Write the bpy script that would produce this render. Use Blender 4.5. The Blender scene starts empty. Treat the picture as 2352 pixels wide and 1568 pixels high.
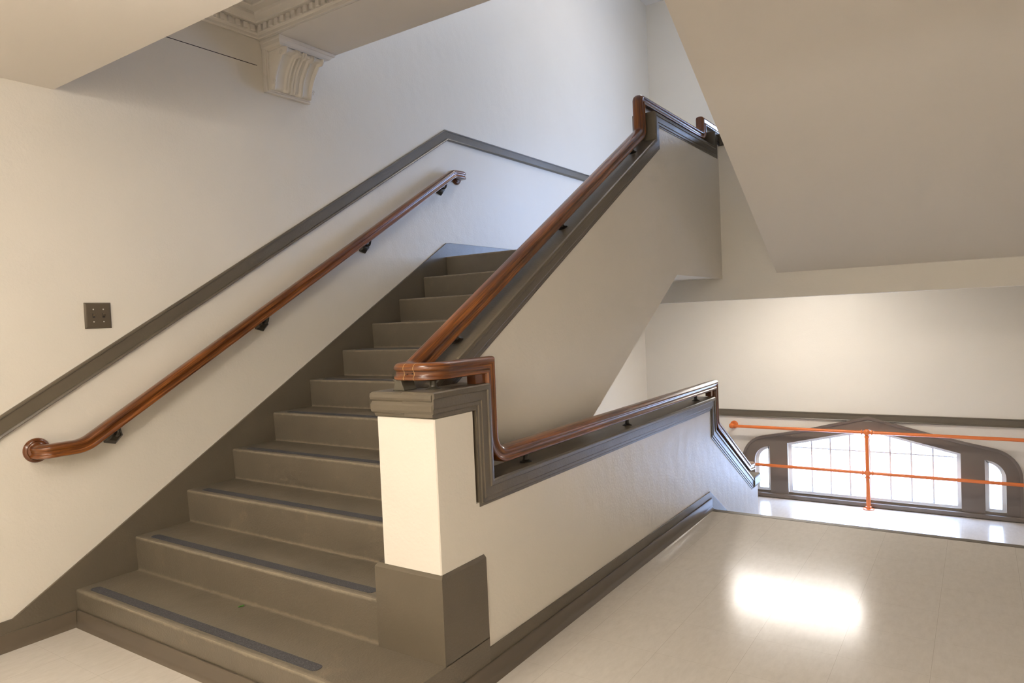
import bpy, bmesh, math, random
from mathutils import Vector, Matrix
from mathutils.geometry import tessellate_polygon
random.seed(4)
SC = bpy.context.scene
COL = SC.collection

# ------------------------------------------------------------------ camera, world, light levels, exposure
cam_d = bpy.data.cameras.new('camera')
cam_d.sensor_width = 36.0
cam_d.lens = 1603.08 / 2352 * 36.0
cam_d.clip_start = 0.05
cam = bpy.data.objects.new('camera', cam_d)
COL.objects.link(cam)
YAW, PIT, ROL = 0.590547, -0.032341, -0.042578
f_ = Vector((-math.sin(YAW) * math.cos(PIT), math.cos(YAW) * math.cos(PIT), math.sin(PIT)))
r_ = Vector((math.cos(YAW), math.sin(YAW), 0))
u_ = r_.cross(f_)
R_ = r_ * math.cos(ROL) + u_ * math.sin(ROL)
U_ = -r_ * math.sin(ROL) + u_ * math.cos(ROL)
mw = Matrix((R_, U_, -f_)).transposed().to_4x4()
mw.translation = Vector((3.5549, -1.3618, 1.3510))
cam.matrix_world = mw
SC.camera = cam

SC.view_settings.view_transform = 'Standard'
SC.view_settings.look = 'None'
SC.view_settings.gamma = 1.0
SC.view_settings.use_curve_mapping = False
SC.view_settings.exposure = 0.70
SC.cycles.use_denoising = True
SC.cycles.time_limit = 1200
SC.cycles.max_bounces = 6
SC.cycles.diffuse_bounces = 4
SC.cycles.use_adaptive_sampling = True
SC.cycles.adaptive_threshold = 0.07
SC.cycles.adaptive_min_samples = 20
SC.cycles.glossy_bounces = 3
SC.cycles.transparent_max_bounces = 8
SC.cycles.sample_clamp_indirect = 8.0

SKY = (0.47, 0.64, 1.0)
SKY_STRENGTH = 12.0
HALL_LAMP = 14.0 
HALL_LAMP_BACK = 7.5 
UPPER_LAMP = 18.0         # emission of the warm hall fixtures
LANDING_LAMP = 27.0       # emission of the tube fixture under the landing
WARM = (1.0, 0.93, 0.84)
NEUTRAL = (1.0, 0.945, 0.89)
w = bpy.data.worlds.new('sky'); SC.world = w; w.use_nodes = True
bg = w.node_tree.nodes['Background']
bg.inputs[0].default_value = (*SKY, 1); bg.inputs[1].default_value = SKY_STRENGTH

# ------------------------------------------------------------------ helpers
WL = {}          # world location of each parent
def tag(o, label=None, cat=None, group=None, kind=None):
    if label: o['label'] = label
    if cat: o['category'] = cat
    if group: o['group'] = group
    if kind: o['kind'] = kind
    return o
def thing(name, label, cat, loc, group=None, kind=None):
    o = bpy.data.objects.new(name, None); COL.objects.link(o)
    o.location = loc; o.empty_display_size = 0.1; WL[o.name] = Vector(loc)
    return tag(o, label, cat, group, kind)
def mesh(name, verts, faces, mat, parent=None, uvs=None, smooth=None, bevel=0.0, origin=None, seg=2):
    vs = [Vector(v) for v in verts]
    if origin is None:
        if parent is not None: org = WL[parent.name]
        else:
            lo = [min(v[i] for v in vs) for i in range(3)]; hi = [max(v[i] for v in vs) for i in range(3)]
            org = Vector(((lo[0] + hi[0]) / 2, (lo[1] + hi[1]) / 2, lo[2]))
    else: org = Vector(origin)
    me = bpy.data.meshes.new(name)
    me.from_pydata([v - org for v in vs], [], faces)
    if uvs is not None:
        ul = me.uv_layers.new(name='UVMap')
        k = 0
        for fi, f in enumerate(faces):
            for j in range(len(f)):
                ul.data[k].uv = uvs[fi][j]; k += 1
    bm = bmesh.new(); bm.from_mesh(me)
    bmesh.ops.recalc_face_normals(bm, faces=bm.faces)
    bm.to_mesh(me); bm.free()
    if smooth:
        me.shade_smooth(); me.set_sharp_from_angle(angle=math.radians(smooth))
    me.materials.append(mat)
    o = bpy.data.objects.new(name, me); COL.objects.link(o)
    if parent is not None:
        o.parent = parent; o.location = org - WL[parent.name]
    else: o.location = org
    WL[o.name] = org
    if bevel:
        m = o.modifiers.new('bevel', 'BEVEL'); m.width = bevel; m.segments = seg; m.limit_method = 'ANGLE'
        m.angle_limit = math.radians(35)
    return o
def boxg(x0, x1, y0, y1, z0, z1):
    v = [(x, y, z) for z in (z0, z1) for y in (y0, y1) for x in (x0, x1)]
    return v, [(0, 1, 3, 2), (4, 6, 7, 5), (0, 4, 5, 1), (2, 3, 7, 6), (0, 2, 6, 4), (1, 5, 7, 3)]
def box(name, x0, x1, y0, y1, z0, z1, mat, parent=None, bevel=0.0, **k):
    v, f = boxg(x0, x1, y0, y1, z0, z1)
    return mesh(name, v, f, mat, parent, bevel=bevel, **k)
def joinb(parts):
    V, F = [], []
    for v, f in parts:
        n = len(V); V += list(v); F += [tuple(i + n for i in q) for q in f]
    return V, F
def prismg(loops, plane, a, b):
    """polygon (first loop) with holes (other loops), extruded between a and b along the third axis"""
    def P(p, t):
        if plane == 'yz': return (t, p[0], p[1])
        if plane == 'xz': return (p[0], t, p[1])
        return (p[0], p[1], t)
    flat = [p for l in loops for p in l]
    tri = tessellate_polygon([[Vector((p[0], p[1], 0)) for p in l] for l in loops])
    n = len(flat)
    V = [P(p, a) for p in flat] + [P(p, b) for p in flat]
    F = [tuple(t) for t in tri] + [tuple(i + n for i in reversed(t)) for t in tri]
    s = 0
    for l in loops:
        m = len(l)
        for i in range(m):
            j = (i + 1) % m
            F.append((s + i, s + j, n + s + j, n + s + i))
        s += m
    return V, F
def prism(name, loops, plane, a, b, mat, parent=None, bevel=0.0, **k):
    V, F = prismg(loops, plane, a, b)
    o = mesh(name, V, F, mat, parent, **k)
    if bevel:
        me = o.data
        bm = bmesh.new(); bm.from_mesh(me)
        bmesh.ops.dissolve_limit(bm, angle_limit=math.radians(1), verts=bm.verts, edges=bm.edges)
        bm.to_mesh(me); bm.free()
        m = o.modifiers.new('bevel', 'BEVEL'); m.width = bevel; m.segments = 2; m.limit_method = 'ANGLE'
        m.angle_limit = math.radians(30)
    return o
def round_path(pts, radii, n=8):
    out = []
    for i, p in enumerate(pts):
        p = Vector(p); r = radii[i] if i < len(radii) else 0
        if i in (0, len(pts) - 1) or r <= 0: out.append(p); continue
        a = (Vector(pts[i - 1]) - p).normalized(); b = (Vector(pts[i + 1]) - p).normalized()
        ang = a.angle(b); d = r / math.tan(ang / 2)
        c = p + (a + b).normalized() * (r / math.sin(ang / 2))
        s, e = p + a * d - c, p + b * d - c
        tot = s.angle(e); ax = s.cross(e).normalized()
        for k in range(n + 1):
            out.append(c + Matrix.Rotation(tot * k / n, 3, ax) @ s)
    return out
def rings(profile, path, up):
    up = Vector(up); P = [Vector(p) for p in path]; R = []; us = []
    t = (P[1] - P[0]).normalized(); up = (up - t * up.dot(t)).normalized(); L = t.cross(up); u = 0
    for i, p in enumerate(P):
        if i == 0: t1 = t; m = t
        elif i == len(P) - 1: t1 = t; m = t
        else: t1 = (P[i + 1] - P[i]).normalized(); m = (t + t1).normalized()
        ring = []
        for a, b in profile:
            o = L * a + up * b
            o = o - t * (o.dot(m) / t.dot(m))
            ring.append(p + o)
        R.append(ring)
        if i: u += (P[i] - P[i - 1]).length
        us.append(u)
        if i < len(P) - 1 and (t1 - t).length > 1e-6:
            q = t.rotation_difference(t1); L = q @ L; up = q @ up
        t = t1
    return R, us
def from_rings(name, R, us, mat, parent=None, smooth=40, caps=True, **k):
    n = len(R[0]); V = [v for r in R for v in r]; F = []; UV = []
    per = [0]
    for j in range(n): per.append(per[-1] + (R[0][(j + 1) % n] - R[0][j]).length)
    for i in range(len(R) - 1):
        for j in range(n):
            jj = (j + 1) % n
            F.append((i * n + j, i * n + jj, (i + 1) * n + jj, (i + 1) * n + j))
            UV.append([(us[i], per[j]), (us[i], per[j + 1]), (us[i + 1], per[j + 1]), (us[i + 1], per[j])])
    if caps:
        F.append(tuple(range(n))); UV.append([(us[0], per[j]) for j in range(n)])
        s = (len(R) - 1) * n; F.append(tuple(s + j for j in range(n))); UV.append([(us[-1] + .03, per[j]) for j in range(n)])
    # keep winding consistent with uv: no reordering afterwards
    return mesh(name, V, F, mat, parent, uvs=UV, smooth=smooth, **k)
def sweep(name, profile, path, up, mat, parent=None, smooth=40, **k):
    R, us = rings(profile, path, up)
    return from_rings(name, R, us, mat, parent, smooth, **k)
def latheg(prof, c, axis, n=24):
    """prof: (radius, distance along axis)"""
    axis = Vector(axis).normalized(); c = Vector(c)
    a = axis.orthogonal().normalized(); b = axis.cross(a)
    V, F = [], []
    for r, d in prof:
        for i in range(n):
            t = 2 * math.pi * i / n
            V.append(c + axis * d + (a * math.cos(t) + b * math.sin(t)) * max(r, 1e-4))
    for k in range(len(prof) - 1):
        for i in range(n):
            j = (i + 1) % n
            F.append((k * n + i, k * n + j, (k + 1) * n + j, (k + 1) * n + i))
    F.append(tuple(range(n))); F.append(tuple((len(prof) - 1) * n + i for i in range(n)))
    return V, F
def lathe(name, prof, c, axis, mat, parent=None, n=24, smooth=40, **k):
    V, F = latheg(prof, c, axis, n); return mesh(name, V, F, mat, parent, smooth=smooth, **k)
def circle(r, n=14): return [(r * math.cos(2 * math.pi * i / n), r * math.sin(2 * math.pi * i / n)) for i in range(n)]

# ------------------------------------------------------------------ materials
def newmat(name):
    m = bpy.data.materials.new(name); m.use_nodes = True
    nt = m.node_tree; b = nt.nodes['Principled BSDF']; return m, nt, b
def N(nt, t, **inp):
    n = nt.nodes.new(t)
    for k, v in inp.items():
        n.inputs[k.replace('_', ' ')].default_value = v
    return n
def coord(nt, kind='Object', scale=None):
    tc = nt.nodes.new('ShaderNodeTexCoord'); mp = nt.nodes.new('ShaderNodeMapping')
    nt.links.new(tc.outputs[kind], mp.inputs[0])
    if scale: mp.inputs['Scale'].default_value = scale
    return mp
def worldpos(nt, scale=(1, 1, 1)):
    g = nt.nodes.new('ShaderNodeNewGeometry'); mp = nt.nodes.new('ShaderNodeMapping')
    nt.links.new(g.outputs['Position'], mp.inputs[0]); mp.inputs['Scale'].default_value = scale
    return mp
def ramp(nt, src, stops):
    r = nt.nodes.new('ShaderNodeValToRGB'); e = r.color_ramp.elements
    while len(e) < len(stops): e.new(0.5)
    for i, (p, c) in enumerate(stops):
        e[i].position = p; e[i].color = (*c, 1) if len(c) == 3 else c
    nt.links.new(src, r.inputs[0]); return r
def paint(name, col, rough, bump=0.15, bscale=90, var=0.06, vscale=1.5, wear=None, spec=0.5, broad=0.0):
    m, nt, b = newmat(name)
    wp = worldpos(nt)
    n1 = N(nt, 'ShaderNodeTexNoise', Scale=vscale, Detail=3.0, Roughness=0.6); nt.links.new(wp.outputs[0], n1.inputs['Vector'])
    lo = tuple(c * (1 - var) for c in col); hi = tuple(min(1, c * (1 + var)) for c in col)
    rp = ramp(nt, n1.outputs[0], [(0.3, lo), (0.7, hi)])
    out = rp.outputs[0]
    if wear:
        n3 = N(nt, 'ShaderNodeTexNoise', Scale=wear[1], Detail=5.0, Roughness=0.7); nt.links.new(wp.outputs[0], n3.inputs['Vector'])
        k = ramp(nt, n3.outputs[0], [(wear[2], (0, 0, 0)), (wear[3], (1, 1, 1))])
        mx = nt.nodes.new('ShaderNodeMixRGB'); nt.links.new(k.outputs[0], mx.inputs[0]); nt.links.new(out, mx.inputs[1])
        mx.inputs[2].default_value = (*wear[0], 1); out = mx.outputs[0]
    nt.links.new(out, b.inputs['Base Color'])
    b.inputs['Roughness'].default_value = rough; b.inputs['Specular IOR Level'].default_value = spec
    if bump <= 0.12 and not broad: return m
    n2 = N(nt, 'ShaderNodeTexNoise', Scale=bscale, Detail=2.0, Roughness=0.6); nt.links.new(wp.outputs[0], n2.inputs['Vector'])
    src = n2.outputs[0]
    if broad:
        n4 = N(nt, 'ShaderNodeTexNoise', Scale=9.0, Detail=1.0); nt.links.new(wp.outputs[0], n4.inputs['Vector'])
        ma = nt.nodes.new('ShaderNodeMath'); ma.operation = 'MULTIPLY_ADD'; nt.links.new(n4.outputs[0], ma.inputs[0]); ma.inputs[1].default_value = broad
        nt.links.new(src, ma.inputs[2]); src = ma.outputs[0]
    bp = N(nt, 'ShaderNodeBump', Strength=bump, Distance=0.004); nt.links.new(src, bp.inputs['Height'])
    nt.links.new(bp.outputs[0], b.inputs['Normal'])
    return m
CREAM = (0.74, 0.69, 0.605)
M_wall = paint('cream_wall_paint', CREAM, 0.42, bump=0.22, bscale=70, var=0.025, vscale=0.8, broad=3.0)
M_ceil = paint('cream_ceiling_paint', (0.80, 0.75, 0.69), 0.6, bump=0.1, bscale=60, var=0.02, vscale=0.7)
M_plaster = paint('cream_plaster', (0.76, 0.71, 0.63), 0.30, bump=0.15, bscale=160, var=0.03, vscale=6)
M_dark = paint('olive_brown_gloss_paint', (0.128, 0.105, 0.073), 0.34, bump=0.18, bscale=110, var=0.06, vscale=3, broad=2.0)
M_step = paint('olive_brown_step_paint', (0.150, 0.124, 0.088), 0.36, bump=0.30, bscale=120, var=0.09, vscale=2.2, wear=((0.21, 0.165, 0.11), 7.0, 0.60, 0.82), broad=2.5)
def wear_edges(m):
    nt = m.node_tree; b = nt.nodes['Principled BSDF']; src = b.inputs['Base Color'].links[0].from_socket
    wp = worldpos(nt); sep = nt.nodes.new('ShaderNodeSeparateXYZ'); nt.links.new(wp.outputs[0], sep.inputs[0])
    def mth(op, a, v=None):
        n = nt.nodes.new('ShaderNodeMath'); n.operation = op
        for i, q in enumerate((a, v)):
            if q is None: continue
            if isinstance(q, (int, float)): n.inputs[i].default_value = q
            else: nt.links.new(q, n.inputs[i])
        return n.outputs[0]
    dz = mth('PINGPONG', sep.outputs[2], 0.085)
    dy = mth('PINGPONG', mth('ADD', sep.outputs[1], 4 * 0.28668 - 0.168), 0.14334)
    n = N(nt, 'ShaderNodeTexNoise', Scale=26.0, Detail=5.0, Roughness=0.7); nt.links.new(wp.outputs[0], n.inputs['Vector'])
    d = mth('MAXIMUM', dz, dy)
    lim = mth('MULTIPLY', n.outputs[0], 0.026)
    mr = nt.nodes.new('ShaderNodeMapRange'); nt.links.new(mth('SUBTRACT', lim, d), mr.inputs[0])
    mr.inputs[1].default_value = 0.0; mr.inputs[2].default_value = 0.010; mr.inputs[3].default_value = 0.0; mr.inputs[4].default_value = 0.75
    mx = nt.nodes.new('ShaderNodeMixRGB'); nt.links.new(mr.outputs[0], mx.inputs[0]); nt.links.new(src, mx.inputs[1])
    mx.inputs[2].default_value = (0.27, 0.225, 0.16, 1); nt.links.new(mx.outputs[0], b.inputs['Base Color'])
wear_edges(M_step)
M_vinyl = paint('brown_vinyl_base', (0.125, 0.098, 0.068), 0.28, bump=0.05, bscale=50, var=0.04)
M_iron = paint('dark_painted_iron', (0.050, 0.043, 0.032), 0.32, bump=0.1, bscale=150)
M_olive = paint('olive_painted_iron', (0.11, 0.095, 0.066), 0.32, bump=0.1, bscale=150)
M_plate = paint('brown_painted_plate', (0.115, 0.090, 0.062), 0.26, bump=0.05, bscale=80)
M_orange = paint('orange_gloss_paint', (0.72, 0.185, 0.045), 0.25, bump=0.05, bscale=60, var=0.05, vscale=8)
M_frame = paint('white_window_paint', (0.74, 0.73, 0.72), 0.35, bump=0.08, bscale=100)
M_case = paint('grey_brown_window_casing', (0.165, 0.132, 0.105), 0.36, bump=0.12, bscale=90)
M_screw = paint('bright_metal_screw', (0.55, 0.52, 0.45), 0.25, bump=0.0)
M_black = paint('dark_gap', (0.015, 0.012, 0.010), 0.8, bump=0.0)
M_leaf = paint('green_leaf', (0.05, 0.22, 0.02), 0.5, bump=0.0)
M_white = paint('white_enamel', (0.75, 0.74, 0.70), 0.35, bump=0.0)

def wood_mat():
    m, nt, b = newmat('varnished_wood')
    uv = coord(nt, 'UV', (1.3, 55.0, 1.0))
    n = N(nt, 'ShaderNodeTexNoise', Scale=3.0, Detail=8.0, Roughness=0.65, Distortion=0.25); nt.links.new(uv.outputs[0], n.inputs['Vector'])
    rp = ramp(nt, n.outputs[0], [(0.30, (0.050, 0.014, 0.004)), (0.46, (0.17, 0.052, 0.010)), (0.60, (0.31, 0.110, 0.018)), (0.78, (0.50, 0.21, 0.035))])
    uv2 = coord(nt, 'UV', (1.6, 9.0, 1.0))
    n2 = N(nt, 'ShaderNodeTexNoise', Scale=1.2, Detail=4.0); nt.links.new(uv2.outputs[0], n2.inputs['Vector'])
    r2 = ramp(nt, n2.outputs[0], [(0.33, (0.42, 0.36, 0.33)), (0.66, (1.12, 1.02, 0.9))])
    mx = nt.nodes.new('ShaderNodeMixRGB'); mx.blend_type = 'MULTIPLY'; mx.inputs[0].default_value = 1.0
    nt.links.new(rp.outputs[0], mx.inputs[1]); nt.links.new(r2.outputs[0], mx.inputs[2])
    nt.links.new(mx.outputs[0], b.inputs['Base Color'])
    b.inputs['Roughness'].default_value = 0.28
    b.inputs['Coat Weight'].default_value = 0.5; b.inputs['Coat Roughness'].default_value = 0.12
    bp = N(nt, 'ShaderNodeBump', Strength=0.12, Distance=0.002); nt.links.new(n.outputs[0], bp.inputs['Height'])
    nt.links.new(bp.outputs[0], b.inputs['Normal'])
    return m
M_wood = wood_mat()
M_glue = paint('pale_joint_filler', (0.62, 0.42, 0.17), 0.4, bump=0.1)

def floor_mat():
    m, nt, b = newmat('vinyl_tile_floor')
    wp = worldpos(nt)
    sep = nt.nodes.new('ShaderNodeSeparateXYZ'); nt.links.new(wp.outputs[0], sep.inputs[0])
    def line(sock, off, width):
        a = nt.nodes.new('ShaderNodeMath'); a.operation = 'ADD'; a.inputs[1].default_value = off; nt.links.new(sock, a.inputs[0])
        d = nt.nodes.new('ShaderNodeMath'); d.operation = 'PINGPONG'; d.inputs[1].default_value = 0.1542; nt.links.new(a.outputs[0], d.inputs[0])
        l = nt.nodes.new('ShaderNodeMath'); l.operation = 'LESS_THAN'; l.inputs[1].default_value = width; nt.links.new(d.outputs[0], l.inputs[0])
        return l.outputs[0]
    lx = line(sep.outputs[0], 12 * 0.3084 - 3.078, 0.0006)
    ly = line(sep.outputs[1], 24 * 0.3084 - 3.05, 0.0004)
    mxl = nt.nodes.new('ShaderNodeMath'); mxl.operation = 'MAXIMUM'; nt.links.new(lx, mxl.inputs[0]); nt.links.new(ly, mxl.inputs[1])
    n1 = N(nt, 'ShaderNodeTexNoise', Scale=38.0, Detail=6.0, Roughness=0.7)
    mp = worldpos(nt, (1.0, 0.35, 1.0)); nt.links.new(mp.outputs[0], n1.inputs['Vector'])
    r1 = ramp(nt, n1.outputs[0], [(0.28, (0.62, 0.57, 0.50)), (0.50, (0.66, 0.61, 0.54)), (0.75, (0.70, 0.65, 0.58))])
    mx = nt.nodes.new('ShaderNodeMixRGB'); nt.links.new(mxl.outputs[0], mx.inputs[0]); nt.links.new(r1.outputs[0], mx.inputs[1])
    mx.inputs[2].default_value = (0.47, 0.42, 0.35, 1)
    nt.links.new(mx.outputs[0], b.inputs['Base Color'])
    n2 = N(nt, 'ShaderNodeTexNoise', Scale=2.2, Detail=5.0, Roughness=0.6); mp2 = worldpos(nt, (1.0, 2.5, 1.0)); nt.links.new(mp2.outputs[0], n2.inputs['Vector'])
    r2 = nt.nodes.new('ShaderNodeMapRange'); r2.inputs[3].default_value = 0.13; r2.inputs[4].default_value = 0.21; nt.links.new(n2.outputs[0], r2.inputs[0])
    nt.links.new(r2.outputs[0], b.inputs['Roughness'])
    b.inputs['Specular IOR Level'].default_value = 0.5
    n3 = N(nt, 'ShaderNodeTexNoise', Scale=6.0, Detail=3.0); nt.links.new(wp.outputs[0], n3.inputs['Vector'])
    bp = N(nt, 'ShaderNodeBump', Strength=0.06, Distance=0.01); nt.links.new(n3.outputs[0], bp.inputs['Height'])
    nt.links.new(bp.outputs[0], b.inputs['Normal'])
    return m
M_floor = floor_mat()
def grip_mat():
    m, nt, b = newmat('grit_tape')
    wp = worldpos(nt); n = N(nt, 'ShaderNodeTexNoise', Scale=260.0, Detail=3.0); nt.links.new(wp.outputs[0], n.inputs['Vector'])
    r = ramp(nt, n.outputs[0], [(0.35, (0.045, 0.043, 0.045)), (0.62, (0.085, 0.082, 0.085)), (0.75, (0.20, 0.19, 0.20))])
    nt.links.new(r.outputs[0], b.inputs['Base Color']); b.inputs['Roughness'].default_value = 0.75
    return m
M_grip = grip_mat()
def glass_mat():
    m, nt, b = newmat('window_glass'); nt.nodes.remove(b)
    t = nt.nodes.new('ShaderNodeBsdfTransparent'); t.inputs[0].default_value = (0.97, 0.98, 1, 1)
    g = nt.nodes.new('ShaderNodeBsdfGlossy'); g.inputs['Roughness'].default_value = 0.02
    mx = nt.nodes.new('ShaderNodeMixShader'); mx.inputs[0].default_value = 0.06
    nt.links.new(t.outputs[0], mx.inputs[1]); nt.links.new(g.outputs[0], mx.inputs[2])
    nt.links.new(mx.outputs[0], nt.nodes['Material Output'].inputs[0]); return m
M_glass = glass_mat()
def emit_mat(name, col, s):
    m, nt, b = newmat(name)
    b.inputs['Base Color'].default_value = (0.8, 0.8, 0.8, 1)
    b.inputs['Emission Color'].default_value = (*col, 1); b.inputs['Emission Strength'].default_value = s
    return m

# ------------------------------------------------------------------ dimensions (metres); x right, y along the stair, z up
RI, GO, Y0 = 0.17, 0.28668, 0.162       # riser, going, first nosing
SL = RI / GO
XR = 2.012                              # right face of the low wall
XG0, XG1 = 1.75, 1.88                   # guard wall of the rising flight
ZL = 11 * RI                            # landing 1.87
YL = Y0 + 10 * GO                       # landing edge
YE = 3.286                              # edge of the hall floor
ZB = -5 * RI                            # lower landing
YF, YFU = 7.0, 7.42                     # far wall below / above the landing
XW = 4.12                               # right wall
ZC = 2.505                              # low hall ceiling
YC = 0.207                              # its edge
ZTOP = 5.37
def soff(y): return 1.607 - 0.598 * (3.154 - y)
def struct(o): o['kind'] = 'structure'; return o

# ------------------------------------------------------------------ floors
struct(prism('floor', [[(-.15, -4.2), (XW, -4.2), (XW, YE - .055), (XR - .12, YE - .055), (XR - .12, .46), (-.15, .46)]], 'xy', -0.25, 0.0, M_floor))
struct(box('floor', -.15, XW + .15, 0.9, YFU, ZB - .25, ZB, M_floor))
# dark painted edge strip of the hall floor
struct(box('trim_1', XR, XW, YE - .055, YE, -0.2, 0.0015, M_dark, bevel=.004))
# ------------------------------------------------------------------ walls
struct(box('wall_left', -.15, 0, -4.2, YFU + .2, ZB - .1, ZTOP + .1, M_wall))
struct(box('wall_right', XW, XW + .15, -4.2, YFU + .2, ZB - .1, ZTOP + .1, M_wall))
struct(box('wall_front', -.15, XW + .15, -4.35, -4.2, -.25, ZC + .3, M_wall))
struct(box('wall_under_stairs', -.15, XR - .12, .75, .9, ZB - .25, 0.02, M_wall))
struct(box('ceiling', -.15, XW + .15, -4.35, YC, ZC, ZC + 1.3, M_ceil))
struct(box('ceiling', -.15, 2.29, YC, 1.80, 3.28, 3.74, M_ceil))
struct(box('ceiling', 2.29, XW + .15, YC, 1.075, 3.28, 3.74, M_ceil))
struct(box('ceiling', -.15, XW + .15, 1.6, YFU + .2, ZTOP, ZTOP + .15, M_ceil))
struct(box('wall_upper_hall', -.15, XW + .15, 1.45, 1.6, 3.74, ZTOP + .15, M_wall))
# beam over the stair foot
struct(box('trim_2', 0, 2.29, 1.36, 1.80, 3.075, 3.28, M_ceil))

# ---- windows: shared outline, y of the wall face and height offset vary
def arc(cx, cz, rx, rz, a0, a1, n):
    return [(cx + rx * math.cos(math.radians(a0 + (a1 - a0) * i / n)), cz + rz * math.sin(math.radians(a0 + (a1 - a0) * i / n))) for i in range(n + 1)]
XC = 2.54
def opening_main():
    return [(1.70, -.795), (3.375, -.795), (3.375, -.205), (XC, -.003), (1.70, -.205)]
def opening_side(s):
    L = [(-1.035, -.793), (-1.035, -.255)] + arc(-1.035, -.425, .175, .170, 98, 180, 8) + [(-1.21, -.793)]
    if s < 0: return [(XC + x, z) for x, z in L]
    return [(XC - x, z) for x, z in reversed(L)]
def casing_outline():
    half = [(-1.345, -.80), (-1.345, -.42)] + arc(-1.06, -.42, .285, .29, 172, 100, 9)[0:] + [(-.98, -.108), (-.88, -.088), (-.625, -.03), (0, .133)]
    half = [p for p in half]
    return [(XC + x, z) for x, z in half] + [(XC - x, z) for x, z in reversed(half[:-1])]
def off_loop(L, d):
    n = len(L); ar = sum(L[i][0] * L[(i + 1) % n][1] - L[(i + 1) % n][0] * L[i][1] for i in range(n)); s = 1 if ar > 0 else -1
    out = []
    for i in range(n):
        p0, p1, p2 = Vector(L[i - 1]), Vector(L[i]), Vector(L[(i + 1) % n])
        e1 = (p1 - p0).normalized(); e2 = (p2 - p1).normalized()
        n1 = Vector((-e1.y, e1.x)) * s; n2 = Vector((-e2.y, e2.x)) * s
        m = (n1 + n2).normalized(); k = d / max(.35, m.dot(n1))
        q = p1 + m * k; out.append((q.x, q.y))
    return out
def zo(L, dz, k=1.0): return [(x, -.80 + (z + .80) * k + dz) for x, z in L]
def loop_ring(name, A, B, y0, y1, mat, parent):
    n = len(A); V = [(x, y, z) for y, L in ((y0, A), (y0, B), (y1, B), (y1, A)) for x, z in L]; F = []
    for r in range(4):
        q = (r + 1) % 4
        for i in range(n):
            j = (i + 1) % n; F.append((r * n + i, r * n + j, q * n + j, q * n + i))
    return mesh(name, V, F, mat, parent)
def window(nm, Y, dz, k=1.0):
    ops = [opening_main(), opening_side(-1), opening_side(1)]
    w = thing(nm, None, None, (XC, Y, ZB + dz + .05), kind='structure')
    fr = prism('window_casing', [zo(casing_outline(), dz, k)] + [zo(o, dz, k) for o in ops], 'xz', Y - .022, Y - .0005, M_case, w)
    edge = [Vector((x, Y - .022, z)) for x, z in zo(casing_outline(), dz, k)]
    sweep('casing_molding', [(-.002, -.012), (.010, -.012), (.022, -.004), (.026, .008), (.018, .014), (-.002, .014)], edge, (0, -1, 0), M_case, w)
    for o in ops:
        f = loop_ring('window_frame', zo(o, dz, k), off_loop(zo(o, dz, k), .036), Y + .045, Y + .10, M_frame, w)
        prism('pane', [off_loop(zo(o, dz, k), .030)], 'xz', Y + .078, Y + .083, M_glass, f)
    xs = [1.945 + .1975 * i for i in range(7)]
    for x in xs:
        t = -.80 + (.797 - abs(x - XC) * (.202 / .8375)) * k - .03
        box('muntin', x - .008, x + .008, Y + .060, Y + .077, -.76 + dz, t + dz, M_frame, w)
    box('muntin', 1.73, 3.345, Y + .068, Y + .077, -.268 + dz, -.256 + dz, M_frame, w)
    if k > 1:
        for q in (.29, .84, 1.0): box('muntin', 1.73, 3.345, Y + .068, Y + .077, q - .006 + dz - .05, q + .006 + dz - .05, M_frame, w)
    box('window_sill', XC - 1.40, XC + 1.40, Y - .05, Y - .0005, -.845 + dz, -.80 + dz, M_case, w, bevel=.006)
    # daylight portal: sampling guide for the sky, gives no light of its own
    ld = bpy.data.lights.new('daylight_portal', 'AREA'); ld.shape = 'RECTANGLE'; ld.size = 2.5; ld.size_y = .9 * k
    ld.cycles.is_portal = True
    lo = bpy.data.objects.new('daylight_portal', ld); COL.objects.link(lo); lo.location = (XC, Y + .13, -.80 + .42 * k + dz); lo.rotation_euler = (-math.pi / 2, 0, 0)
    return ops
o1 = window('window_1', YF, 0)
struct(prism('wall_back', [[(-.15, ZB - .1), (XW + .15, ZB - .1), (XW + .15, 1.75), (-.15, 1.75)]] + o1, 'xz', YF, YF + .12, M_wall))
DZ = ZL - ZB
KU = 2.5  # unseen upper window stretched taller to put more daylight on the left wall
o2 = window('window_2', YFU, DZ, KU)
struct(prism('wall_back_upper', [[(-.15, 1.75), (XW + .15, 1.75), (XW + .15, ZTOP + .1), (-.15, ZTOP + .1)]] + [zo(o, DZ, KU) for o in o2], 'xz', YFU, YFU + .12, M_wall))

# ------------------------------------------------------------------ wall trim (chair rails), painted stringer band, bases
TR = [(-.0415, 0), (-.0415, .010), (-.036, .016), (-.030, .016), (-.028, .011), (.020, .013), (.026, .013), (.028, .020), (.036, .024), (.0415, .016), (.0415, 0)]
def wall_trim(name, path, normal):
    # profile: a along up-in-wall, b out of the wall
    return struct(sweep(name, [(a, b) for a, b in TR], path, normal, M_dark))
zt = 2.853
ytk = YL + .07
pl = [(0.0, -4.19, .94), (0.0, -.137, .94)]
z0 = zt - SL * (ytk + .18)
# slope reaches the level part at y = ytk; it leaves the frame on the left
wall_trim('trim_3', [(0, -.30, zt - .588 * (ytk + .30)), (0, ytk, zt), (0, YFU, zt)], (1, 0, 0))
wall_trim('trim_4', [(0, YF, .120), (XW, YF, .120)], (0, -1, 0))
wall_trim('trim_5', [(0, YFU, zt), (XW, YFU, zt)], (0, -1, 0))
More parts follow.
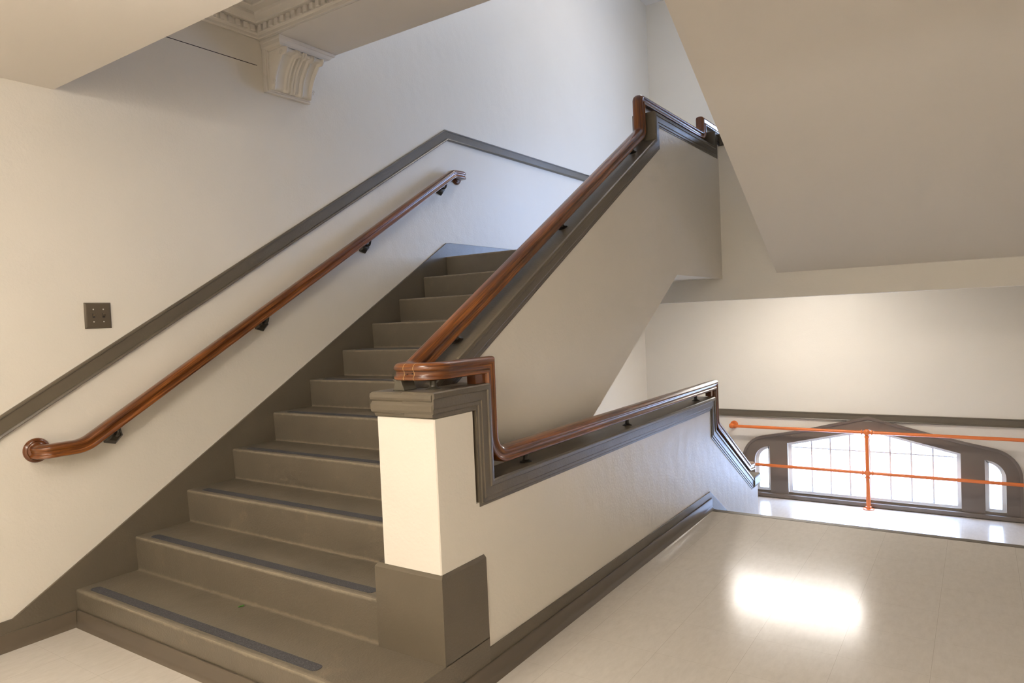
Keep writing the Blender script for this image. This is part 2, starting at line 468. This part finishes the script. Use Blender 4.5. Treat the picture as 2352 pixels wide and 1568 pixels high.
# stringer band on the left wall
ss = lambda y: .130 + .5905 * (y + .097)
yk = 3.035
band = [(-.60, .124), (-.097, .130), (yk, ss(yk)), (yk + .05, ss(yk) + .006), (YFU, 1.985), (YFU, 1.86), (YL + .05, 1.60), (.46, .02), (.46, 0.0), (-.60, 0.0)]
bs = prism('baseboard_left', [band], 'yz', 0, .012, M_dark, bevel=.003); struct(bs)
struct(box('baseboard_left', 0, .012, -4.19, -.60, 0.0, .124, M_dark))
COVE = [(0, 0), (.020, 0), (.016, .006), (.011, .014), (.009, .025), (.009, .070), (.006, .076), (0, .076)]
def cove(name, path):
    # lateral = right of travel, up = z
    return struct(sweep(name, COVE, path, (0, 0, 1), M_vinyl, smooth=30))
cove('baseboard_left', [(.012, -4.19, 0), (.012, Y0 - .009, 0)])
cove('baseboard_back', [(0, YF, ZB), (XW, YF, ZB)])
# right face of the low wall: dark painted board with vinyl base
slope = lambda y: .106 - SL * (y - 3.273)
bbp = [(.698, .01), (YE, .01), (YE + 4 * GO, ZB + .01), (4.488, ZB + .01), (4.488, slope(4.40)), (4.40, slope(4.40)), (3.273, .122), (.698, .130)]
struct(prism('baseboard_right', [bbp], 'yz', XR, XR + .006, M_dark, bevel=.002))
c2 = [(a, b) for a, b in COVE]
struct(sweep('baseboard_right', c2, [(XR + .006, YE - .005, 0), (XR + .006, Y0 - .008, 0), (.012, Y0 - .008, 0)][::-1], (0, 0, 1), M_vinyl, smooth=30)) if False else None
R1, U1 = rings(c2, [(.021, Y0 + .002, 0), (XR + .006, Y0 + .002, 0), (XR + .006, YE - .004, 0)], (0, 0, 1))
struct(from_rings('baseboard_right', R1, U1, M_vinyl, None, 30))
# crack between two coats high on the left wall
struct(prism('trim_6', [[(.76, 2.920), (1.335, 2.924), (1.335, 2.9275), (.76, 2.9235)]], 'yz', -.001, .0012, M_black))

# ------------------------------------------------------------------ rising flight
st = thing('staircase', 'olive brown painted concrete flight of steps rising along the left wall', 'staircase', (1.0, Y0, 0))
for k in range(1, 11):
    ya, yb = Y0 + (k - 1) * GO, Y0 + k * GO
    z = k * RI
    sb = lambda y: max(soff(y), 0.0)
    # riser leans slightly, rounded nosing, small cove at the back of the tread
    front = [(ya + .008, (k - 1) * RI + (0.001 if k == 1 else 0)), (ya + .001, z - .016), (ya + .0005, z - .008), (ya + .004, z - .002), (ya + .012, z)]
    if k == 1:
        loop = front + [(yb + .25, z), (yb + .25, 0.001)]
        s = prism('step', [loop], 'yz', .012, XR + .006, M_step, st, smooth=35)
    else:
        loop = [front[0]] + front[1:] + [(yb + .008, z), (yb + .008, sb(yb + .008))]
        lo = ya + .008
        if soff(lo) < 0: loop += [(3.154 - 1.607 / .598, 0.0)] if 3.154 - 1.607 / .598 < yb else []
        loop += [(lo, sb(lo))] if abs(sb(lo) - (k - 1) * RI) > 1e-4 else []
        if k == 2: loop = front + [(yb + .008, z), (yb + .008, RI + .0005)]; loop[0] = (ya + .008, RI + .0005)
        s = prism('step', [loop], 'yz', .012, XG0, M_step, st, smooth=35)
    # cove fillet where tread meets next riser
    if k < 10:
        V = [(yb + .008, z + .0), (yb - .006, z + .0002), (yb + .0005, z + .0025), (yb + .0065, z + .012), (yb + .0079, z + .018)]
    # grit strip
    ysp = ya + .030
    x0, x1 = (.072, 1.64) if k == 1 else (.09, 1.635)
    wd = .046; rr = wd / 2 * .8
    pts = arc(x1 - rr, ysp + wd / 2, rr, wd / 2, -90, 90, 6) + arc(x0 + rr, ysp + wd / 2, rr, wd / 2, 90, 270, 6)
    g = prism('grip_strip', [pts], 'xy', z + .0002, z + .0016, M_grip, s)
# thick slab body below steps that bears on the floor is part of the flight
# upper landing
ld = thing('landing', 'cream edged landing slab at the head of the rising flight', 'landing', (1.0, YL, ZL - .3), kind='structure')
lp = [(YL + .008, ZL - RI), (YL + .001, ZL - .012), (YL + .006, ZL - .001), (YL + .012, ZL), (4.15, ZL), (4.15, 1.607), (3.154, 1.607), (YL + .008, soff(YL + .008))]
prism('landing_edge', [lp], 'yz', .012, XG0, M_step, ld, smooth=35)
box('landing_slab', 0, XW, 4.15 + .002, YFU, 1.607, ZL, M_floor, ld)
struct(prism('wall_guard_left', [[(XG0 + .001, 1.425), (0, 1.425), (0, 1.607), (XG0 + .001, 1.607)]], 'xz', 4.15, 4.40, M_wall))
# beam under landing + short wall between flights (one plane)
struct(prism('wall_landing_front', [[(XG0, 1.425), (3.90, 1.425), (3.98, 1.36), (XW, 1.30), (XW, 1.607), (2.29, 1.613), (2.29, 2.63), (XG0, 2.63), (XG0, 1.607)]], 'xz', 4.15, 4.30, M_wall))
# painted plaster soffit under flight
sf = prism('soffit', [[(.53, .038), (3.154, 1.607), (4.15, 1.607), (4.15, 1.600), (3.156, 1.600), (.535, .030)]], 'yz', 0, XG1 - .001, M_wall, st)

# ------------------------------------------------------------------ guard wall of the rising flight
gz = lambda y: 1.145 + .588 * (y - .632)     # cap top on the slope
gw = thing('guard_wall', 'tall cream guard wall climbing with the rising flight above its sloping underside', 'wall', (1.81, .7, 0), kind='structure')
YJ = 2.833
gl = [(.66, .02), (.66, gz(.66) - .08), (YJ + .06, gz(YJ + .06) - .08), (YJ + .06, 2.545), (4.08, 2.545), (4.08, 2.64), (4.15, 2.64), (4.15, 1.6), (3.154, 1.6), (.56, 0.045)]
gl = [(.66, .108), (.66, gz(.66) - .085), (YJ + .05, gz(YJ + .05) - .085), (YJ + .05, 2.60 - .07), (4.07, 2.53), (4.07, 2.64), (4.15, 2.64), (4.15, 1.598), (3.154, 1.598)]
prism('wall_face', [gl], 'yz', XG0, XG1, M_wall, gw)
def cap_profile(h, dep=.083):
    r = [(h + .006, 0), (h + .013, -.004), (h + .015, -.010), (h + .015, -.020), (h + .010, -.024), (h + .010, -.056), (h + .007, -.060), (h + .007, -.072), (h + .003, -.076), (h + .003, -dep)]
    return r + [(-a, b) for a, b in reversed(r)]
xc = (XG0 + XG1) / 2
gp = [(xc, .56, gz(.56)), (xc, YJ, gz(YJ)), (xc, YJ, 2.612), (xc, 4.03, 2.612), (xc, 4.03, 2.725), (xc, 4.40, 2.725)]
sweep('wall_cap', cap_profile(.065), gp, (0, -.5, 1), M_dark, gw, smooth=20)
box('wall_cap', XG1 + .012, 2.29, 4.13, 4.32, 2.63, 2.725, M_dark, gw, bevel=.006)
# ------------------------------------------------------------------ low wall between hall floor and stair well
lw = thing('low_wall', 'low cream guard wall running level from the newel pier to the floor edge and down', 'wall', (1.951, 2.4, 0), kind='structure')
YD = 3.43
dz_ = lambda y: .525 - SL * (y - YD)
ll = [(.66, 0), (YE, 0), (YE, -.26), (YE + .2, ZB), (4.49, ZB), (4.49, -.10), (4.33, -.10), (YD - .06, dz_(YD - .06) - .09), (YD - .06, .68), (.66, .68)]
prism('wall_face', [ll], 'yz', XR - .122, XR, M_wall, lw)
xl = XR - .061
lpth = [(xl, .434, 1.1135), (xl, .765, 1.1135), (xl, .765, .750), (xl, YD, .750), (xl, YD, dz_(YD)), (xl, 4.36, dz_(4.36))]
sweep('wall_cap', cap_profile(.061, .086), lpth, (0, 0, 1), M_dark, lw, smooth=20)
# small newel block at the foot of the falling slope
box('newel_cap', xl - .085, xl + .080, 4.335, 4.53, -.085, -.005, M_dark, lw, bevel=.012)

# ------------------------------------------------------------------ newel pier
pr = thing('newel_pier', 'square cream newel pier with dark base and moulded cap at the stair foot', 'pier', (1.87, .57, RI))
def ringbox(levels):
    V, F = [], []
    for (x0, x1, y0, y1, z) in levels: V += [(x0, y0, z), (x1, y0, z), (x1, y1, z), (x0, y1, z)]
    for k in range(len(levels) - 1):
        for i in range(4):
            j = (i + 1) % 4; F.append((4 * k + i, 4 * k + j, 4 * k + 4 + j, 4 * k + 4 + i))
    F.append((0, 1, 2, 3)); e = 4 * (len(levels) - 1); F.append((e, e + 1, e + 2, e + 3)); return V, F
V, F = ringbox([(1.700, XR + .006, .440, .698, RI - .003), (1.700, XR + .006, .440, .698, .470), (1.712, XR + .002, .449, .690, .484)])
mesh('pier_base', V, F, M_dark, pr)
prism('pier_shaft', [[(1.742, .450), (1.746, .446), (XR - .004, .446), (XR, .450), (XR, .66), (1.742, .66)]], 'xy', .484, 1.0205, M_wall, pr)
X0, X1, Ya, Yb = 1.742, XR, .446, .765
def lev(e, z, er=None):
    e *= .72
    return (X0 - e, X1 + (e if er is None else er), Ya - e, Yb, z)
V, F = ringbox([lev(.002, 1.022), lev(.006, 1.026), lev(.008, 1.034), lev(.018, 1.040), lev(.020, 1.048), lev(.020, 1.066), lev(.016, 1.074), lev(.013, 1.078), lev(.020, 1.084), lev(.023, 1.092), lev(.021, 1.104), lev(.012, 1.111), lev(.004, 1.113)])
V = [(min(v[0], XR + .003), v[1], min(v[2], 1.1115)) for v in V]
mesh('pier_cap', V, F, M_dark, pr, bevel=.002)

# ------------------------------------------------------------------ wooden rails
HALF = [(0, .031), (.010, .0306), (.019, .029), (.027, .0245), (.0325, .017), (.034, .011), (.032, .006), (.0285, .003), (.027, -.002), (.0265, -.009), (.028, -.014), (.0315, -.0165), (.034, -.0215), (.033, -.0275), (.028, -.031)]
RAIL = HALF + [(-a, b) for a, b in reversed(HALF) if a > 0]
ROFF = .074                                  # rail centre above cap top (vertical, on slopes)
XA, XB = 1.812, 1.974
ZP = 1.180
rz = lambda y: gz(y) + ROFF
ylev = .632 + (ZP - ROFF - 1.145) / .588
pts = [(XA, 4.75, 2.795), (XA, 3.955, 2.795), (XA, 3.955, 2.682), (XA, 2.768, 2.682), (XA, 2.768, rz(2.768)), (XA, ylev, ZP), (XA, .494, ZP), (XB, .494, ZP), (XB, .806, ZP),
       (XB, .806, .823), (XB, 3.535, .823), (XB, 3.535, dz_(3.535) + .085), (XB, 4.33, dz_(4.33) + .085), (XB, 4.45, dz_(4.33) + .075)]
rad = [0, 0, .045, .012, .05, .07, .044, .060, 0, .085, 0, .05, .06, 0]
path = round_path(pts, rad)
RR, UU = rings(RAIL, path, (0, 0, 1))
hr = thing('handrail', 'varnished wooden handrail down the rising flight, round the newel pier and along the low wall', 'handrail', (1.9, .6, ZP - .05))
def near(p): return min(range(len(path)), key=lambda i: (path[i] - Vector(p)).length)
# split into joined lengths
iA = near((XA, ylev + .06, ZP + .03)); 
cuts = []
for i, p in enumerate(path): pass
def idx(cond, first=True):
    l = [i for i, p in enumerate(path) if cond(p)]; return l[0] if first else l[-1]
i1 = idx(lambda p: abs(p.x - XA) < 1e-4 and p.z < ZP + 1e-4)
i2 = idx(lambda p: p.x > XB - 1e-4)
i3 = idx(lambda p: abs(p.x - XB) < 1e-4 and p.z < .823 + 1e-4)
i4 = idx(lambda p: abs(p.y - 3.535) < 1e-3 and p.x > 1.9)
for a, b in ((0, i1), (i1, i2), (i2, i3), (i3, i4), (i4, len(path) - 1)):
    from_rings('rail', RR[a:b + 1], UU[a:b + 1], M_wood, hr, 38)
# pale glue lines at the joints of the turn
for xx in (1.866, 1.912):
    pr2 = [(a * 1.012, b * 1.012) for a, b in RAIL]
    sweep('joint_line', pr2, [(xx - .0007, .494, ZP), (xx + .0007, .494, ZP)], (0, 0, 1), M_glue, hr)
for xx, zz in ((1.880, ZP - .008), (1.905, ZP - .006)):
    lathe('screw_hole', [(.0022, 0), (.0022, .002)], (xx, .494 - .0275 if xx < 1.95 else .4685, zz), (0, -1, 0), M_black, hr, n=8)
# wooden filler blocks under the square corners
box('rail_block', XB - .022, XB + .018, .715, .792, 1.113, 1.152, M_wood, hr)
box('rail_block', XB - .022, XB + .018, 3.435, 3.505, .752, .794, M_wood, hr)
def spool(c, up, h, mat, s=1.0):
    prof = [(.024, 0), (.024, .003), (.016, .006), (.011, .010), (.0095, h * .5), (.011, h - .010), (.016, h - .006), (.026, h - .004), (.028, h)]
    lathe('bracket', [(r * s, d) for r, d in prof], c, up, mat, hr, n=16)
spool((1.895, .575, 1.112), (0, 0, 1), .040, M_olive, 1.25) if False else None
spool((1.930, .545, 1.112), (0, 0, 1), .040, M_olive, 1.2)
spool((XB - .012, 1.08, .75), (0, 0, 1), .043, M_iron, 1.1)
spool((XB - .012, 3.20, .75), (0, 0, 1), .043, M_iron, 1.1)
spool((XB - .012, 2.1, .75), (0, 0, 1), .043, M_iron, 1.1)
spool((XA - .01, 3.4, 2.61), (0, 0, 1), .043, M_iron, 1.1)
nrm = Vector((0, -.588, 1)).normalized()
for y in (.85, 1.75, 2.66):
    spool((XA - .005, y, gz(y) - .001), nrm, .050, M_iron, 1.1)
# cast bracket with curved legs under the turn
bl = [(-.030, 0), (-.024, .008), (-.018, .020), (-.020, .032), (-.030, .040), (.018, .040), (.020, .030), (.026, .014), (.034, 0)]
prism('bracket', [[(1.822 + x * .9, 1.112 + z) for x, z in bl]], 'xz', .478, .545, M_olive, hr, bevel=.002)

# ------------------------------------------------------------------ handrail on the left wall
XH = .078
wz = lambda y: 1.272 + .5865 * (y - .93)
hw = thing('handrail', 'varnished wooden handrail bracketed to the left wall with a round rosette end', 'handrail', (XH, 1.6, .8))
pts = [(.012, .040, .848), (XH, .040, .848), (XH, .205, .848), (XH, 3.075, wz(3.075)), (XH, 3.215, wz(3.075) + .004), (.012, 3.215, wz(3.075) + .004)]
path2 = round_path(pts, [0, .030, .16, .10, .028, 0], n=10)
sweep('rail', RAIL, path2, (0, 0, 1), M_wood, hw, 38)
for (y, z) in ((.040, .850), (3.215, wz(3.075) - .004)):
    lathe('rosette', [(.055, 0), (.056, .006), (.052, .014), (.044, .018), (.040, .015), (.036, .016), (.030, .022), (.0, .022)], (.0005, y, z), (1, 0, 0), M_wood, hw, n=32)
for y in (.372, 1.262, 2.13, 2.995):
    zc = wz(y) - .074
    b = lathe('bracket', [(.054, 0), (.052, .008), (.036, .026), (.018, .032)], (.0005, y, zc), (1, 0, 0), M_iron, hw, n=6, smooth=20)
    sweep('bracket_arm', circle(.008, 10), round_path([(.018, y, zc), (.062, y, zc - .004), (XH - .006, y + .002, zc + .030)], [0, .018, 0], 5), (0, 1, 0), M_iron, b)
    t = Vector((0, 1, .5865)).normalized()
    c = Vector((XH - .004, y, wz(y) - .038))
    sweep('bracket_saddle', [(-.013, -.003), (.013, -.003), (.013, .003), (-.013, .003)], [c - t * .030, c + t * .030], (0, 0, 1), M_iron, b)

# ------------------------------------------------------------------ switch plate
sw = thing('light_switch', 'brown painted double switch plate on the cream left wall', 'switch', (0, .341, 1.39))
def rb(y, z, hy, hz, x): return [(x, y - hy, z - hz), (x, y + hy, z - hz), (x, y + hy, z + hz), (x, y - hy, z + hz)]
V = []
for h, x in ((.0625, .0005), (.0625, .003), (.0575, .009), (.052, .010)): V += rb(.341, 1.4525, h, h, x)
F = []
for k in range(3):
    for i in range(4):
        j = (i + 1) % 4; F.append((4 * k + i, 4 * k + j, 4 * k + 4 + j, 4 * k + 4 + i))
F += [(0, 1, 2, 3), (12, 13, 14, 15)]
mesh('plate', V, F, M_plate, sw, bevel=.0015)
for y in (.318, .364):
    box('switch_slot', .0095, .0106, y - .0055, y + .0055, 1.4425, 1.4625, M_black, sw)
    tg = prism('toggle', [[(.010, 1.448), (.021, 1.459), (.020, 1.463), (.010, 1.460)]], 'xz', y - .0042, y + .0042, M_plate, sw)
    for z in (1.4225, 1.4825):
        lathe('screw', [(.0035, 0), (.003, .0015), (.0005, .002)], (.010, y, z), (1, 0, 0), M_screw, sw, n=10)

# ------------------------------------------------------------------ green scrap on the bottom tread
lf = mesh('leaf_scrap', [(.898, .410, .1712), (.908, .405, .1716), (.921, .425, .1745), (.909, .430, .1735), (.914, .411, .1765), (.898, .410, .1722), (.908, .405, .1726), (.921, .425, .1755), (.909, .430, .1745)],
          [(0, 1, 2, 3), (1, 4, 2), (5, 6, 7, 8), (0, 1, 6, 5), (1, 2, 7, 6), (2, 3, 8, 7), (3, 0, 5, 8)], M_leaf)
tag(lf, 'tiny green scrap of leaf lying on the bottom tread', 'leaf')

# ------------------------------------------------------------------ falling flight beyond the floor edge
sd = thing('staircase', 'short flight falling from the hall floor edge to the window landing', 'staircase', (3.0, YE, ZB))
for k in range(4):
    ya, z = YE + k * GO, -(k + 1) * RI
    prism('step', [[(ya, ZB), (ya, z), (ya + GO - .012, z), (ya + GO - .004, z - .002), (ya + GO, z - .010), (ya + GO - .006, z - RI + .001), (ya + GO - .006, ZB)] if k < 3 else
                   [(ya, ZB), (ya, z), (ya + GO - .012, z), (ya + GO, z - .010), (ya + GO - .006, ZB)]], 'yz', XR + .007, XW - .002, M_step, sd, smooth=35)
struct(box('wall_below_floor', XR - .12, XW, YE - .2, YE - .002, ZB, -.2, M_wall))

# ------------------------------------------------------------------ second rising flight over the hall, seen from beneath
su = thing('staircase', 'wide upper flight seen from beneath as a plain sloping cream soffit', 'staircase', (3.2, 4.15, 1.6))
ub = lambda y: 1.613 + .5935 * (4.15 - y)
y9 = 4.15 - (3.28 - 1.613) / .5935
prism('soffit', [[(4.148, 1.613), (4.148, 1.79), (y9, 3.46), (y9 - .25, 3.46), (y9 - .25, 3.281), (y9, 3.281)]], 'yz', 2.291, XW - .002, M_ceil, su)
for k in range(11):
    ya = 3.96 - k * GO; z = ZL + k * RI
    yb = max(ya - GO, 1.078)
    if yb >= ya: break
    prism('step', [[(ya, z), (ya, z + RI), (yb, z + RI), (yb, min(ub(yb), 3.2) + .07), (ya, min(ub(ya), 3.2) + .07)]], 'yz', 2.402, XW - .002, M_step, su)
gl2 = [(4.148, 1.62), (4.148, 2.63), (y9 + .3, ub(y9 + .3) + 1.02), (y9 + .3, ub(y9 + .3) + .01)]
prism('wall_face', [gl2], 'yz', 2.293, 2.40, M_wall, su)

# ------------------------------------------------------------------ corbels
def corbel(name, label, x, s, y0, ztop, group=None):
    """s=+1 grows towards +x from a wall at x"""
    X = lambda d: x + s * d
    c = thing(name, label, 'corbel', (x, y0 + .16, ztop - .3), group)
    def bx(n, d0, d1, ya, yb, za, zb, bev=.003):
        a, b = sorted((X(d0), X(d1))); return box(n, a, b, ya, yb, za, zb, M_plaster, c, bevel=bev)
    W0, W1 = y0, y0 + .335
    bx('back_plate', 0.0005, .030, W0, W1, ztop - .300, ztop - .045)
    bx('back_plate', .030, .040, W0 + .010, W1 - .010, ztop - .292, ztop - .045)
    # moulded top slab
    V, F = ringbox([(0, .150, W0 + .02, W1, ztop - .060), (0, .165, W0 + .006, W1 + .02, ztop - .052), (0, .172, W0 - .004, W1 + .05, ztop - .040), (0, .176, W0 - .008, W1 + .07, ztop - .022), (0, .184, W0 - .012, W1 + .08, ztop - .018), (0, .184, W0 - .012, W1 + .08, ztop - .0005)])
    V = [(X(v[0] + .0005), v[1], v[2]) for v in V]
    mesh('top_slab', V, F, M_plaster, c, bevel=.002)
    # scroll body: front curve from the top roll down to the foot
    cur = []
    for i in range(25):
        t = i / 24
        d = .178 * (1 - t) ** 1 + .060 * t - .030 * math.sin(math.pi * t) * (1 if t > .0 else 0) * .9
        z = ztop - .062 - .215 * t
        cur.append((d, z))
    # rolls at the two ends
    top = [(.178 + .014 * math.cos(a) - .006, ztop - .076 + .014 * math.sin(a)) for a in [math.radians(q) for q in (100, 60, 20, -20, -60)]]
    curve = top + cur[3:-1] + [(.058, ztop - .277), (.045, ztop - .283)]
    ny = 60
    def hgt(v):
        h = 0
        for cpos, wd, hh in ((.03, .045, .015), (.97, .045, .015), (.30, .020, .014), (.36, .020, .014), (.47, .020, .014), (.53, .020, .014), (.68, .020, .014), (.74, .020, .014)):
            q = abs(v - cpos) / wd
            if q < 1: h = max(h, hh * math.cos(q * math.pi / 2) ** .7)
        return h
    ya, yb = W0 + .022, W1 - .022
    n = len(curve); V = []; F = []
    for i, (d, z) in enumerate(curve):
        p0 = curve[max(i - 1, 0)]; p1 = curve[min(i + 1, n - 1)]
        tx, tz = p1[0] - p0[0], p1[1] - p0[1]; l = math.hypot(tx, tz); nx, nz = -tz / l, tx / l
        if nx < 0: nx, nz = -nx, -nz
        for j in range(ny + 1):
            v = j / ny; h = hgt(v) * (1 if 1 < i < n - 1 else .4)
            V.append((X(d + nx * h), ya + (yb - ya) * v, z + nz * h))
    for i in range(n - 1):
        for j in range(ny):
            F.append((i * (ny + 1) + j, i * (ny + 1) + j + 1, (i + 1) * (ny + 1) + j + 1, (i + 1) * (ny + 1) + j))
    # closing faces: sides, back
    b0 = len(V)
    for i, (d, z) in enumerate(curve): V += [(X(.036), ya, z), (X(.036), yb, z)]
    for i in range(n - 1):
        F.append((i * (ny + 1), (i + 1) * (ny + 1), b0 + 2 * (i + 1), b0 + 2 * i))
        F.append((i * (ny + 1) + ny, b0 + 2 * i + 1, b0 + 2 * (i + 1) + 1, (i + 1) * (ny + 1) + ny))
    e = (n - 1) * (ny + 1)
    F.append(tuple([e + j for j in range(ny + 1)] + [b0 + 2 * (n - 1) + 1, b0 + 2 * (n - 1)]))
    mesh('fluted_scroll', V, F, M_plaster, c, smooth=50)
    # small spirals on the side faces
    for yy, sg in ((ya, -1), (yb, 1)):
        for (dd, zz, r0) in ((.075, ztop - .245, .017), (.150, ztop - .088, .016)):
            sp = []
            for i in range(26):
                a = i / 25 * 2.6 * math.pi; r = r0 * (1 - .72 * i / 25)
                sp.append((X(dd + r * math.cos(a)), yy + sg * .001, zz + r * math.sin(a)))
            sweep('spiral', circle(.0022, 6), sp, (0, sg, 0), M_plaster, c)
    return c
corbel('corbel', 'cream plaster scroll corbel high on the left wall under the beam', 0, 1, 1.372, 3.0745, None)
corbel('corbel', 'cream plaster scroll corbel at the far right edge under the landing beam', XW, -1, 4.31, 1.43, None)

# ------------------------------------------------------------------ cornice with dentils round the coffer
CR = [(0, .003), (.020, 0), (.024, .004), (.024, .020), (.034, .026), (.036, .030), (.036, .066), (.064, .070), (.068, .078), (.086, .084), (.100, .096), (.104, .110), (.150, .112), (.158, .118), (.160, .136), (.185, .150), (.200, .176), (.205, .205), (0, .205)]
cn = thing('trim_7', None, None, (1.0, 1.2, 3.08), kind='structure')
sweep('cornice', CR, [(0.0005, YC + .001, 3.0745), (0.0005, 1.3595, 3.0745), (2.289, 1.3595, 3.0745)], (0, 0, 1), M_plaster, cn, smooth=25)
def dentil(cx, cy, along):
    w_, d_ = .014, .016
    if along == 'x': x0, x1, y0, y1 = cx - w_, cx + w_, 1.3595 - .036 - d_, 1.3595 - .035
    else: x0, x1, y0, y1 = .0355, .036 + d_, cy - w_, cy + w_
    box('dentil', x0, x1, y0, y1, 3.106, 3.140, M_plaster, cn, bevel=.003)
for i in range(21): dentil(0, 1.285 - i * .05, 'y')
for i in range(44): dentil(.075 + i * .05, 0, 'x')

# ------------------------------------------------------------------ orange pipe rail in front of the window
pz = thing('pipe_railing', 'orange painted pipe guard rail in front of the lower arched window', 'railing', (2.53, 6.885, ZB))
yp = 6.885
lathe('post', [(.021, 0), (.021, .80)], (2.535, yp, ZB + .02), (0, 0, 1), M_orange, pz, n=16)
lathe('floor_flange', [(.055, .0005), (.055, .008), (.030, .014), (.030, .030), (.024, .034)], (2.535, yp, ZB), (0, 0, 1), M_orange, pz)
for zr, nm, xl_ in ((-.022, 'top_rail', 1.10), (-.458, 'middle_rail', 1.10)):
    pth = round_path([(xl_, YF - .002, zr), (xl_, yp, zr), (XW - .12, yp, zr), (XW - .12, YF - .002, zr)], [0, .035, .035, 0], 6)
    r = sweep(nm, circle(.0175, 14), pth, (0, 0, 1), M_orange, pz)
    for x in (xl_, XW - .12):
        lathe('wall_flange', [(.046, .0005), (.046, .010), (.030, .016), (.026, .040)], (x, YF, zr), (0, -1, 0), M_orange, r)
        lathe('elbow_fitting', [(.004, -.030), (.020, -.026), (.030, -.014), (.032, 0), (.030, .014), (.020, .026), (.004, .030)], (x, yp + .006, zr), (1, 0, 0), M_orange, r, n=16)
    lathe('cross_fitting', [(.012, -.034), (.026, -.024), (.031, -.010), (.031, .010), (.026, .024), (.012, .034)], (2.535, yp, zr), (0, 0, 1), M_orange, pz, n=20)
    for sgn in (-1, 1):
        lathe('collar', [(.024, 0), (.026, .004), (.026, .012), (.022, .016)], (2.535 + sgn * .040, yp, zr), (sgn, 0, 0), M_orange, pz, n=16)
    lathe('collar', [(.026, 0), (.028, .006), (.028, .014), (.024, .018)], (2.535, yp, zr - .058), (0, 0, 1), M_orange, pz, n=16)

# ------------------------------------------------------------------ light fixtures
M_hall = emit_mat('warm_diffuser', WARM, HALL_LAMP)
M_hallb = emit_mat('warm_diffuser_bright', WARM, HALL_LAMP_BACK)
M_tube = emit_mat('tube_diffuser', NEUTRAL, LANDING_LAMP)
def fixture(label, x0, x1, y0, y1, zt_, dep, m):
    t = thing('ceiling_light', label, 'ceiling light', ((x0 + x1) / 2, (y0 + y1) / 2, zt_ - dep), None)
    box('housing', x0 + .02, x1 - .02, y0 + .02, y1 - .02, zt_ - .035, zt_ - .0005, M_white, t, bevel=.004)
    box('diffuser', x0, x1, y0, y1, zt_ - dep, zt_ - .036, m, t, bevel=.01)
    return t
fixture('warm ceiling light nearest the stair foot', 1.55, 1.98, -.52, -.26, ZC, .15, M_hall)
fixture('warm ceiling light at the back of the hall', 0.7, 1.9, -2.75, -2.35, ZC, .16, M_hallb)
fixture('tube light under the landing before the lower window', 1.42, 2.58, 5.66, 5.84, 1.607, .08, M_tube)
fixture('tube light high above the upper landing', 1.0, 2.2, 4.9, 5.1, ZTOP, .08, emit_mat('tube_diffuser_upper', NEUTRAL, UPPER_LAMP))
fixture('added warm fill light out of view at the back right of the hall', 2.5, 3.7, -3.0, -2.6, ZC, .16, emit_mat('warm_fill_diffuser', WARM, HALL_LAMP_BACK * 3.5))  # unseen lamp added as fill for the soffit, floor and right side
